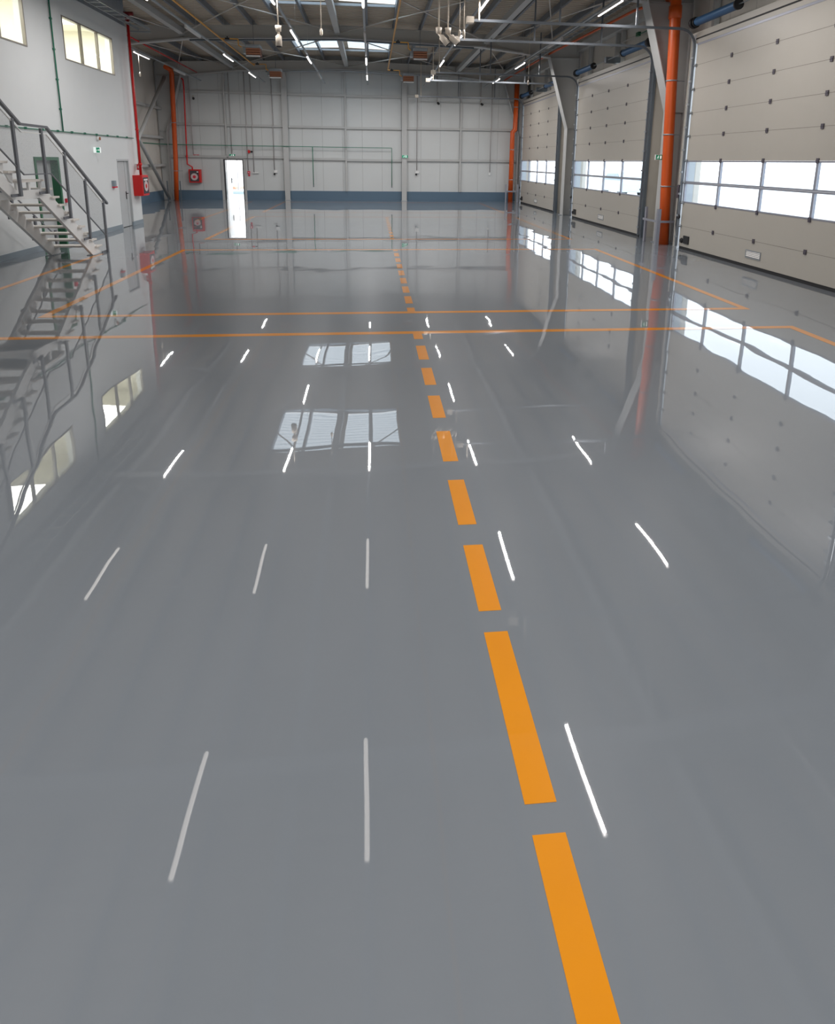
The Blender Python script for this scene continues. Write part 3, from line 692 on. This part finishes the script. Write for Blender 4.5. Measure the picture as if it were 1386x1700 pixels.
with at(-9.23, YF-.2, .9):
    e = thing('fire_hose_cabinet', 'red fire hose cabinet on the far wall left of the open door', 'fire hose cabinet', 'fire hose cabinets')
    MB().box(-9.53, -8.93, YF-.30, YF-.04, .90, 1.58).build('box', 'red', e, bevel=.008)
    w_ = MB().box(-9.47, -9.02, YF-.31, YF-.30, .96, 1.52).build('window', 'hose', e)
    MB().tube([(-9.25, YF-.311, 1.2), (-9.25, YF-.317, 1.2)], .18, 20).build('hose_reel', 'hosereel', w_)
    MB().tube([(-9.25, YF-.318, 1.2), (-9.25, YF-.324, 1.2)], .08, 16).build('reel_hub', 'signred', w_)
    MB().box(-9.12, -9.04, YF-.317, YF-.311, 1.42, 1.48).build('sticker', 'plastic', w_)
with at(-7.5, 21.87, 1.6):
    e = thing('fire_riser', 'bright red vertical riser pipe down the corner of the office wall', 'riser pipe', 'red risers')
    MB().tube([(-7.5, 21.87, 1.585), (-7.5, 21.87, 6.42)], .04, 14).build('pipe_run', 'red', e)
    MB().tube([(-7.5, 21.87, 1.90), (-7.5, 21.87, 1.98)], .06, 14).build('coupling', 'red', e)
    MB().tube([(-7.5, 21.87, 3.0), (-7.5, 21.87, 3.05)], .055, 14).build('coupling', 'red', e)
    MB().tube([(-7.5, 21.87, 6.30), (-7.5, 21.87, 6.48)], .07, 14).tube([(-7.6, 21.87, 6.5), (-7.32, 21.87, 6.5)], .055, 12).build('valve', 'darkred', e)
with at(-9.6, YF-.15, 1.8):
    e = thing('fire_riser', 'dark red riser pipe with a jog on the far wall, above the hose cabinet', 'riser pipe', 'red risers')
    MB().tube([(-9.75, YF-.25, 6.45), (-9.72, YF-.25, 6.2), (-9.5, YF-.25, 6.05), (-9.48, YF-.25, 5.7), (-9.6, YF-.17, 2.0), (-9.6, YF-.17, 1.85), (-9.36, YF-.17, 1.7), (-9.36, YF-.17, 1.57)], .035, 12).build('pipe_run', 'red', e)
    MB().tube([(-9.6, YF-.17, 2.2), (-9.6, YF-.17, 2.27)], .055, 12).build('coupling', 'red', e)

# ------------------------------------------------------------------ green conduits
with at(XO+.02, 17.15, 2.76):
    e = thing('green_conduit', 'thin green pipe along the white office wall with a vertical branch', 'pipe', 'green pipes')
    MB().tube([(XO+.03, 9, 2.76), (XO+.03, YO-.3, 2.76)], .014, 6).tube([(XO+.03, 17.16, 2.76), (XO+.03, 17.16, 6.1)], .018, 6).build('pipe_run', 'green', e)
    c = MB(); y = 9.4
    while y < YO-.3: c.box(XO, XO+.05, y-.02, y+.02, 2.74, 2.79); y += .75
    for z in (3.3, 4.0, 4.7, 5.4): c.box(XO, XO+.05, 17.13, 17.19, z-.02, z+.02)
    c.build('clips', 'green', e)
with at(-4, YF-.13, 2.8):
    e = thing('green_conduit', 'thin green pipe across the far wall with two drops', 'pipe', 'green pipes')
    yy = YF-.245
    MB().tube([(-10.83, YO+.2, 2.84), (-10.83, 34.3, 2.84), (-10.2, yy, 2.83), (1.07, yy, 2.80), (1.07, yy, .82)], .024, 6).tube([(-3.11, yy, 2.81), (-3.11, yy, .82)], .022, 6).build('pipe_run', 'green', e)
    MB().tube([(-3.11, yy, .82), (-3.11, yy, .72)], .026, 6).tube([(1.07, yy, .82), (1.07, yy, .72)], .026, 6).build('tap', 'darkgalv', e)

with at(-1.5, 25.85, 6.5):
    pts = [(x, 25.86, roofz(x, 6.70)-.09) for x in (-6.7, -4, RIDGE, 2, 4.0)]  # dark tube drawing the dark band below the rafter flange
    o = MB().tube(pts, .035, 8).build('rafter_tube', 'darkgalv'); tag(o, 'dark tube right under the bottom flange of the middle rafter', 'conduit', None, 'thing')
with at(-1.5, 34.5, 6.5):
    pts = [(x, 34.45, roofz(x, 6.70)-.1) for x in (-5.3, -4, RIDGE, 2, 3.2)]
    o = MB().tube(pts, .035, 8).build('rafter_tube', 'galv'); tag(o, 'pale pipe slung along the top of the far wall', 'conduit', None, 'thing')

# ------------------------------------------------------------------ small fittings
def exit_sign(loc, face, lab):       # face '+x' on the left wall, '-y' on the far wall, '-x' on right columns
    x, y, z = loc
    with at(x, y, z):
        e = thing('exit_sign', lab, 'exit sign', 'green exit signs')
        if face == '+x':     # projecting plate, seen by someone walking along the wall
            MB().box(x, x+.17, y-.03, y+.03, z-.075, z+.075).build('housing', 'signwhite', e)
            f = MB().box(x+.07, x+.165, y-.034, y-.03, z-.068, z+.068).build('face', 'signgreen', e); X0, yy, s = x+.12, y-.037, .42
        elif face == '-x':
            MB().box(x-.2, x, y-.03, y+.03, z-.07, z+.07).build('housing', 'plastic', e)
            f = MB().box(x-.19, x-.01, y-.034, y-.03, z-.06, z+.06).build('face', 'signgreen', e); X0, yy, s = x-.1, y-.037, .75
        else:
            MB().box(x-.16, x+.16, y-.05, y, z-.08, z+.08).build('housing', 'plastic', e)
            f = MB().box(x-.15, x+.15, y-.054, y-.05, z-.07, z+.07).build('face', 'signgreen', e); X0, yy, s = x, y-.057, 1
        p = MB()   # running figure, arrow and doorway
        q = lambda a, b: (X0+a*s, b*s+z)
        def stroke(pts, r):
            for u, v in zip(pts[:-1], pts[1:]): p.bar((q(*u)[0], yy, q(*u)[1]), (q(*v)[0], yy, q(*v)[1]), .003, r, (0, 0, 1) if abs(u[0]-v[0]) > abs(u[1]-v[1]) else (1, 0, 0))
        p.tube([(q(-.03, .045)[0], yy-.001, q(-.03, .045)[1]), (q(-.03, .045)[0], yy+.001, q(-.03, .045)[1])], .011*s, 10)
        stroke([(-.035, .03), (-.05, -.01)], .018*s); stroke([(-.05, -.01), (-.03, -.03), (-.045, -.055)], .010*s); stroke([(-.05, -.01), (-.07, -.03), (-.095, -.035)], .010*s); stroke([(-.04, .02), (-.01, .005)], .009*s); stroke([(-.04, .02), (-.07, .01)], .009*s)
        p.box(q(.03, 0)[0], q(.08, 0)[0], yy-.0015, yy+.0015, q(0, -.055)[1], q(0, .055)[1])
        p.build('running_figure', 'signwhite', f)
exit_sign((XO, 18.93, 2.34), '+x', 'green exit sign projecting from the white office wall')
exit_sign((-7.30, YF-.05, 2.31), '-y', 'green exit sign over the open far door')
exit_sign((1.78, YF-.225, 2.37), '-y', 'round-looking green exit sign on the right far wall column')
exit_sign((7.80, 16.8, 2.32), '-x', 'green exit sign on the column beside the near orange pipe')
def fire_sign(loc, face, lab):
    x, y, z = loc
    with at(x, y, z):
        e = thing('fire_sign', lab, 'fire sign', 'red hose signs')
        if face == '+x':
            MB().box(x, x+.22, y-.012, y+.012, z-.1, z+.1).build('plate', 'plastic', e); MB().box(x+.06, x+.21, y-.016, y-.012, z-.09, z+.09).build('face', 'signred', e); cx, yy = x+.135, y-.018
        else:
            MB().box(x-.15, x+.15, y-.02, y, z-.07, z+.07).build('plate', 'signred', e); cx, yy = x, y-.022
        MB().tube([(cx, yy-.002, z), (cx, yy, z)], .05, 14).build('reel_symbol', 'plastic', e)
fire_sign((XO, 21.95, 1.85), '+x', 'small red sign projecting above the hose cabinet on the office wall')
fire_sign((-9.15, YF-.04, 2.27), '-y', 'red and white sign on the far wall above the hose cabinet')
with at(XO, 19.2, 2.66):
    e = thing('alarm_sounder', 'small round brownish alarm sounder high on the white office wall', 'alarm'); MB().tube([(XO, 19.2, 2.66), (XO+.07, 19.2, 2.66)], [.075, .06], 14).build('body', 'plastic', e); MB().tube([(XO+.07, 19.2, 2.66), (XO+.09, 19.2, 2.66)], .045, 12).build('grille', mat('brown grille', (.35, .12, .06)), e)
with at(XO, 20.0, 1.37):
    e = thing('call_point', 'small grey and red call point beside the grey door', 'call point', 'call points'); MB().box(XO, XO+.08, 19.93, 20.07, 1.3, 1.47).build('cover', 'skirt', e); MB().box(XO, XO+.09, 19.93, 20.12, 1.26, 1.3).build('base', 'signred', e)
with at(XO, 16.95, 1.2):
    e = thing('call_point', 'tiny red call point just right of the green doorway', 'call point', 'call points'); MB().box(XO, XO+.05, 16.9, 17.0, 1.02, 1.12).build('cover', 'signred', e)
with at(-6.5, YF-.04, 1.4):
    e = thing('call_point', 'red call point right of the open far door', 'call point', 'call points'); MB().box(-6.56, -6.44, YF-.09, YF, 1.38, 1.52).build('cover', 'signred', e); MB().box(-6.53, -6.45, YF-.07, YF, 1.26, 1.34).build('base', 'signred', e); MB().box(-6.53, -6.47, YF-.095, YF-.09, 1.43, 1.47).build('glass', 'plastic', e)
with at(-6.38, YF-.1, 2.5):
    e = thing('fire_siren', 'dark red fire siren on the far wall right of the open door', 'siren'); MB().tube([(-6.45, YF, 2.52), (-6.45, YF-.12, 2.52)], [.09, .07], 14).build('horn', 'red', e); MB().tube([(-6.30, YF, 2.52), (-6.30, YF-.1, 2.52)], .05, 12).build('beacon', 'black', e)
with at(-6.15, YF, 1.43):
    e = thing('emergency_lamp', 'white oblong emergency lamp low on the far wall beside the door', 'emergency lamp'); MB().box(-6.30, -5.99, YF-.08, YF, 1.40, 1.46).build('body', 'plastic', e)
def wallbox(x, z, lab, m='plastic'):
    with at(x, YF, z):
        e = thing('wall_socket', lab, 'socket', 'wall sockets'); MB().box(x-.06, x+.12, YF-.08, YF, z-.02, z+.12).build('box', m, e, bevel=.01); MB().tube([(x-.03, YF-.03, z-.05), (x-.03, YF-.13, z-.09)], .045, 10).build('plug_outlet', 'black', e)
wallbox(-5.13, 1.45, 'grey wall socket with a black outlet left of the left far column'); wallbox(2.43, 1.5, 'grey wall socket with a black outlet right of the right far column'); 
with at(6.45, YF, 1.5):
    e = thing('wall_socket', 'pale wall socket near the far right corner', 'socket', 'wall sockets'); MB().box(6.40, 6.50, YF-.06, YF, 1.42, 1.56).build('box', 'plastic', e)
for x, l in ((3.5, 'left'), (5.85, 'right')):
    with at(x, YF, 5.15):
        e = thing('wall_camera', 'tiny dark wall camera high on the far wall, %s of the pair at the right' % l, 'camera', 'wall cameras'); MB().tube([(x, YF-.02, 5.3), (x, YF-.12, 5.25), (x+.04, YF-.2, 5.15)], .02, 8).build('bracket', 'cream', e); MB().tube([(x+.03, YF-.16, 5.16), (x+.07, YF-.3, 5.12)], .06, 10).build('body', 'black', e)
with at(-9.1, YF, 5.1):
    e = thing('wall_camera', 'tiny dark wall camera high on the far wall at the left', 'camera', 'wall cameras'); MB().tube([(-9.1, YF-.02, 5.3), (-9.1, YF-.12, 5.25), (-9.06, YF-.2, 5.15)], .02, 8).build('bracket', 'cream', e); MB().tube([(-9.07, YF-.16, 5.16), (-9.03, YF-.3, 5.12)], .06, 10).build('body', 'black', e)
cond = [(-7.30, 2.42, 'down to the exit sign over the open door'), (-6.51, 1.55, 'down to the red call point'), (-6.21, 1.46, 'down to the emergency lamp'), (-5.15, 1.6, 'left of the left far column'), (-9.27, 2.35, 'down to the red hose sign'), (2.43, 1.65, 'right of the right far column'), (6.45, 1.58, 'near the far right corner'), (3.5, 5.3, 'above the left small camera'), (5.85, 5.3, 'above the right small camera')]
for x, z, l in cond:
    with at(x, YF-.14, z):
        mb = MB(); mb.tube([(x, YF-.13, 6.8), (x+.02, YF-.13, 3.95), (x, YF-.13, 3.8), (x, YF-.13, z)] if z < 3.5 else [(x, YF-.13, 6.8), (x, YF-.13, z)], .024, 6)
        o = mb.build('conduit_drop', 'conduit'); tag(o, 'thin grey conduit on the far wall ' + l, 'conduit', 'far wall conduits', 'thing')
with at(8.3, 19.7, 6.0):
    e = thing('junction_box', 'small green junction box with conduit above the middle garage door', 'junction box')
    MB().box(8.22, 8.3, 20.1, 20.3, 6.0, 6.12).build('box', 'dgreen', e); MB().tube([(8.27, 20.3, 6.05), (8.27, 22.6, 6.05)], .012, 6).build('conduit', 'conduit', e); MB().tube([(8.27, 17.2, 6.05), (8.27, 20.1, 6.05)], .014, 6).build('green_pipe', 'green', e)
for y0, l in ((DOORS[0]+DW, 'nearest'), (DOORS[1]+DW, 'middle'), (DOORS[2]+DW, 'farthest')):
    with at(8.0, y0+.3, .9):
        e = thing('door_control_cable', 'black control box and looping cable beside the %s garage door' % l, 'control box', 'door control boxes')
        x = DX+.02; y = y0+.26
        MB().box(x-.05, x+.03, y-.05, y+.05, 1.28, 1.62).build('control_box', 'hinge', e)
        MB().tube([(x, y, 1.28), (x-.01, y, .6), (x, y-.02, .42), (x-.04, y-.12, .36), (x-.06, y-.2, .42)], .018, 8).build('cable', 'black', e)
        MB().tube([(x-.1, y-.24, .82), (x-.06, y-.24, .82)], .06, 12).build('cable_reel', 'black', e)

# ------------------------------------------------------------------ stairs
with at(-6.7, 13, 0):
    st = thing('metal_staircase', 'white open-riser metal staircase with grey handrails against the office wall', 'staircase')
    XA, XBi = -6.25, -7.12       # outer and inner stringer
    zl = 1.55
    def stringer(x):
        MB().prism([(14.72, 0.0), (15.10, 0.0), (15.10, .06), (13.05, zl-.09), (13.05, zl), (11.95, zl), (9.55, 3.28), (9.2, 3.28), (9.2, 2.95), (9.5, 2.95), (11.82, 1.39), (12.69, 1.39)], 'x', x-.03, x+.03).build('stringer', 'white', st)
    stringer(XA); stringer(XBi)
    for k in range(0, 9):
        z = .20+.17*k; yc = 14.98-.25*k
        t = MB().box(-7.20, -6.17, yc-.15, yc+.13, z-.04, z).build('tread', 'tread', st, bevel=.006)
        b = MB()
        for x in (XBi, XA): b.prism([(yc-.12, z-.042), (yc+.10, z-.042), (yc+.08, z-.22), (yc-.02, z-.16)], 'x', x-.012, x+.012)
        b.build('tread_bracket', 'white', t)
    MB().box(-7.15, -6.2, 11.95, 12.88, 1.69, 1.73).build('landing_plate', 'tread', st)
    MB().box(-7.09, -6.28, 11.97, 12.83, zl-.03, zl).build('landing_tray', 'skirt', st)
    for yy in (12.0, 12.4, 12.8):
        for x in (XA, XBi): MB().box(x-.02, x+.02, yy-.03, yy+.03, zl, 1.69).build('landing_stub', 'white', st)
    MB().box(-7.09, -6.28, 12.83, 12.87, 1.39, zl-.03).box(-7.09, -6.28, 11.93, 11.97, 1.39, zl-.03).build('landing_beam', 'white', st)
    for k in range(0, 9):
        z = 1.90+.17*k; yc = 11.80-.25*k
        t = MB().box(-7.20, -6.17, yc-.15, yc+.13, z-.04, z).build('tread', 'tread', st, bevel=.006)
        b = MB()
        for x in (XBi, XA): b.prism([(yc-.12, z-.042), (yc+.10, z-.042), (yc+.08, z-.22), (yc-.02, z-.16)], 'x', x-.012, x+.012)
        b.build('tread_bracket', 'white', t)
    MB().box(XO+.02, -6.15, 8.0, 9.45, 3.1, 3.2).build('upper_landing', 'tread', st)
    # railings on both sides
    posts = [(15.29, 0, 1.18), (14.46, .40, 1.69), (13.66, .92, 2.24), (12.84, 1.46, 2.66), (11.89, 1.46, 2.78), (11.1, 1.97, 3.34), (10.3, 2.5, 3.9), (9.55, 3.0, 4.4)]
    for x, sg in ((-6.13, 1), (-7.24, -1)):
        for (y, a, b) in posts:
            if sg < 0: b = a+.5
            p = MB().box(x-.02, x+.02, y-.032, y+.032, a, b)
            p.bar((x-.03*sg, y+.03, a+.022), (x-.03*sg, y-.25, a+.022), .02, .05)
            p.build('railing_post', 'rail', st)
        hr = [(15.50, 1.10), (13.05, 2.69), (12.12, 2.70), (11.65, 3.0), (9.4, 4.55)]
        h = MB(); u = MB(); l = MB()
        for a, b in zip(hr[:-1], hr[1:]): h.bar((x, a[0], a[1]), (x, b[0], b[1]), .055, .042)
        ur = [(15.25, 1.16), (13.02, 2.58), (12.14, 2.59), (11.66, 2.89), (9.55, 4.34)]
        for a, b in zip(ur[:-1], ur[1:]): u.bar((x, a[0], a[1]-.02), (x, b[0], b[1]-.02), .02, .018)
        lr = [(15.31, .36), (13.03, 1.83), (12.07, 1.83), (11.46, 2.24), (9.55, 3.5)]
        for a, b in zip(lr[:-1], lr[1:]): l.bar((x, a[0], a[1]), (x, b[0], b[1]), .02, .022)
        if sg < 0: l.build('low_rail', 'rail', st); continue
        h.build('handrail', 'rail', st); u.build('infill_rail', 'white', st); l.build('infill_rail', 'rail', st)
        g = MB()
        for (a, b, c, d) in zip(ur[:-1], ur[1:], lr[:-1], lr[1:]):
            g.quadbox([(x-.001, c[0], c[1]), (x+.001, c[0], c[1]), (x+.001, d[0], d[1]), (x-.001, d[0], d[1]), (x-.001, a[0], a[1]-.02), (x+.001, a[0], a[1]-.02), (x+.001, b[0], b[1]-.02), (x-.001, b[0], b[1]-.02)])
        g.build('mesh_infill', 'mesh', st)
    for x in (XA, XBi): MB().box(x-.09, x+.09, 14.66, 15.14, 0, .012).build('foot_plate', 'galv', st)
    for x in (XA, XBi): MB().box(x-.04, x+.04, 9.28, 9.36, 0, 2.95).build('support_post', 'white', st)

# ------------------------------------------------------------------ outside
struct(MB().box(-60, 80, YF+.3, 110, -.25, -.05).box(XR+.3, 80, -60, YF+.3, -.25, -.05).box(-60, XL-.3, -60, YF+.3, -.25, -.05), 'ground_outside', 'concrete')
for k, x in enumerate((-9.6, -8.9, -8.2, -7.5)):
    with at(x, 44+k*.1, -.05):
        o = MB().tube([(x-.2, 45, -.05), (x-.2, 45, 2.05)], .035, 8).build('fence_post', 'conduit'); tag(o, 'thin grey fence post outside the far door, %s from the left' % ORD[k], 'fence post', 'fence posts in the yard', 'thing')
with at(-9.0, 46, -.05):
    o = MB().box(-10.0, -7.6, 41.5, 43.2, -.05, .13).build('paving_stack', mat('grey blue slab', (.36, .44, .46)), None); tag(o, 'low grey stack of paving outside the far door', 'paving', None, 'thing')
for k, (x, y, c) in enumerate(((-10.3, 49, (.5, .25, .16)), (-9.6, 49.5, (.6, .45, .38)), (-8.8, 48.5, (.6, .52, .48)))):
    with at(x, y, 0):
        o = MB().prism([(x-.3, -.05), (x+.35, -.05), (x+.2, .1), (x-.05, .16), (x-.2, .08)], 'y', y-.4, y+.5).build('brick_pile', mat('brick %d' % k, c), None); tag(o, ['reddish', 'brownish', 'pale'][k]+' pile of rubble far outside the open door', 'rubble pile', 'rubble piles in the yard', 'thing')

# parked car seen through the middle door's lower panes
with at(17.5, 43.5, -.05):
    e = thing('parked_car', 'pale blue parked car outside, seen through the panes of the middle garage door', 'car')
    cx = 17.5; y0, y1 = 41.4, 45.6
    MB().prism([(y0, .25), (y1, .25), (y1+.05, .8), (y1-.5, .98), (y1-1.15, 1.5), (y0+1.0, 1.55), (y0+.25, 1.05), (y0-.05, .85)], 'x', cx-.85, cx+.85).build('body', 'carpaint', e, bevel=.06)
    MB().prism([(y0+.5, 1.02), (y1-.75, 1.0), (y1-1.25, 1.42), (y0+1.0, 1.46)], 'x', cx-.87, cx-.855).prism([(y0+.5, 1.02), (y1-.75, 1.0), (y1-1.25, 1.42), (y0+1.0, 1.46)], 'x', cx+.855, cx+.87).build('side_windows', 'carglass', e)
    for yy in (y0+.75, y1-.8):
        for x in (cx-.8, cx+.62): MB().tube([(x, yy, .27), (x+.18, yy, .27)], .32, 18).build('wheel', 'tyre', e)

# ------------------------------------------------------------------ sky
w_ = bpy.data.worlds.new('World'); S.world = w_; w_.use_nodes = True; nt = w_.node_tree; bg = nt.nodes['Background']
tc = nt.nodes.new('ShaderNodeTexCoord'); sp = nt.nodes.new('ShaderNodeSeparateXYZ'); cr = nt.nodes.new('ShaderNodeValToRGB')
nt.links.new(tc.outputs['Generated'], sp.inputs[0]); nt.links.new(sp.outputs[2], cr.inputs[0]); nt.links.new(cr.outputs[0], bg.inputs[0])
cr.color_ramp.elements[0].color = (1, 1, 1, 1); cr.color_ramp.elements[1].color = (.80, .90, 1., 1)
bg.inputs[1].default_value = 3.1

# ------------------------------------------------------------------ camera
cd = bpy.data.cameras.new('camera'); cam = bpy.data.objects.new('camera', cd); COL.objects.link(cam); S.camera = cam
from mathutils import Matrix, Vector
pit, yaw, rol, f = R(12.5), R(5.75), R(.68), 1049.
fwd = Vector((sin(yaw)*cos(pit), cos(yaw)*cos(pit), -sin(pit))); right = Vector((cos(yaw), -sin(yaw), 0)); up = right.cross(fwd)
r2 = right*cos(rol)+up*sin(rol); u2 = -right*sin(rol)+up*cos(rol)
m = Matrix((r2, u2, -fwd)).transposed().to_4x4(); m.translation = Vector((0, 0, 2.15)); cam.matrix_world = m
cd.sensor_fit = 'VERTICAL'; cd.sensor_height = 24; cd.lens = 24*f/1700
cd.shift_x = (693-722.4)/1700; cd.shift_y = (500-850)/1700; cd.clip_start = .05; cd.clip_end = 300

vs = S.view_settings; vs.view_transform = 'Standard'; vs.look = 'None'; vs.gamma = 1; vs.use_curve_mapping = False; vs.exposure = 0.
for q in ('tube', 'dimtube', 'officelamp', 'signwhite'): M[q].cycles.emission_sampling = 'NONE'
try: w_.cycles.sampling_method = 'NONE'
except Exception as ex: print(ex)
S.cycles.use_denoising = True
try: S.cycles.denoiser = 'OPENIMAGEDENOISE'
except Exception: pass
S.cycles.max_bounces = 8; S.cycles.diffuse_bounces = 5; S.cycles.glossy_bounces = 4; S.cycles.transparent_max_bounces = 16
S.cycles.caustics_reflective = False; S.cycles.caustics_refractive = False; S.cycles.sample_clamp_indirect = 3
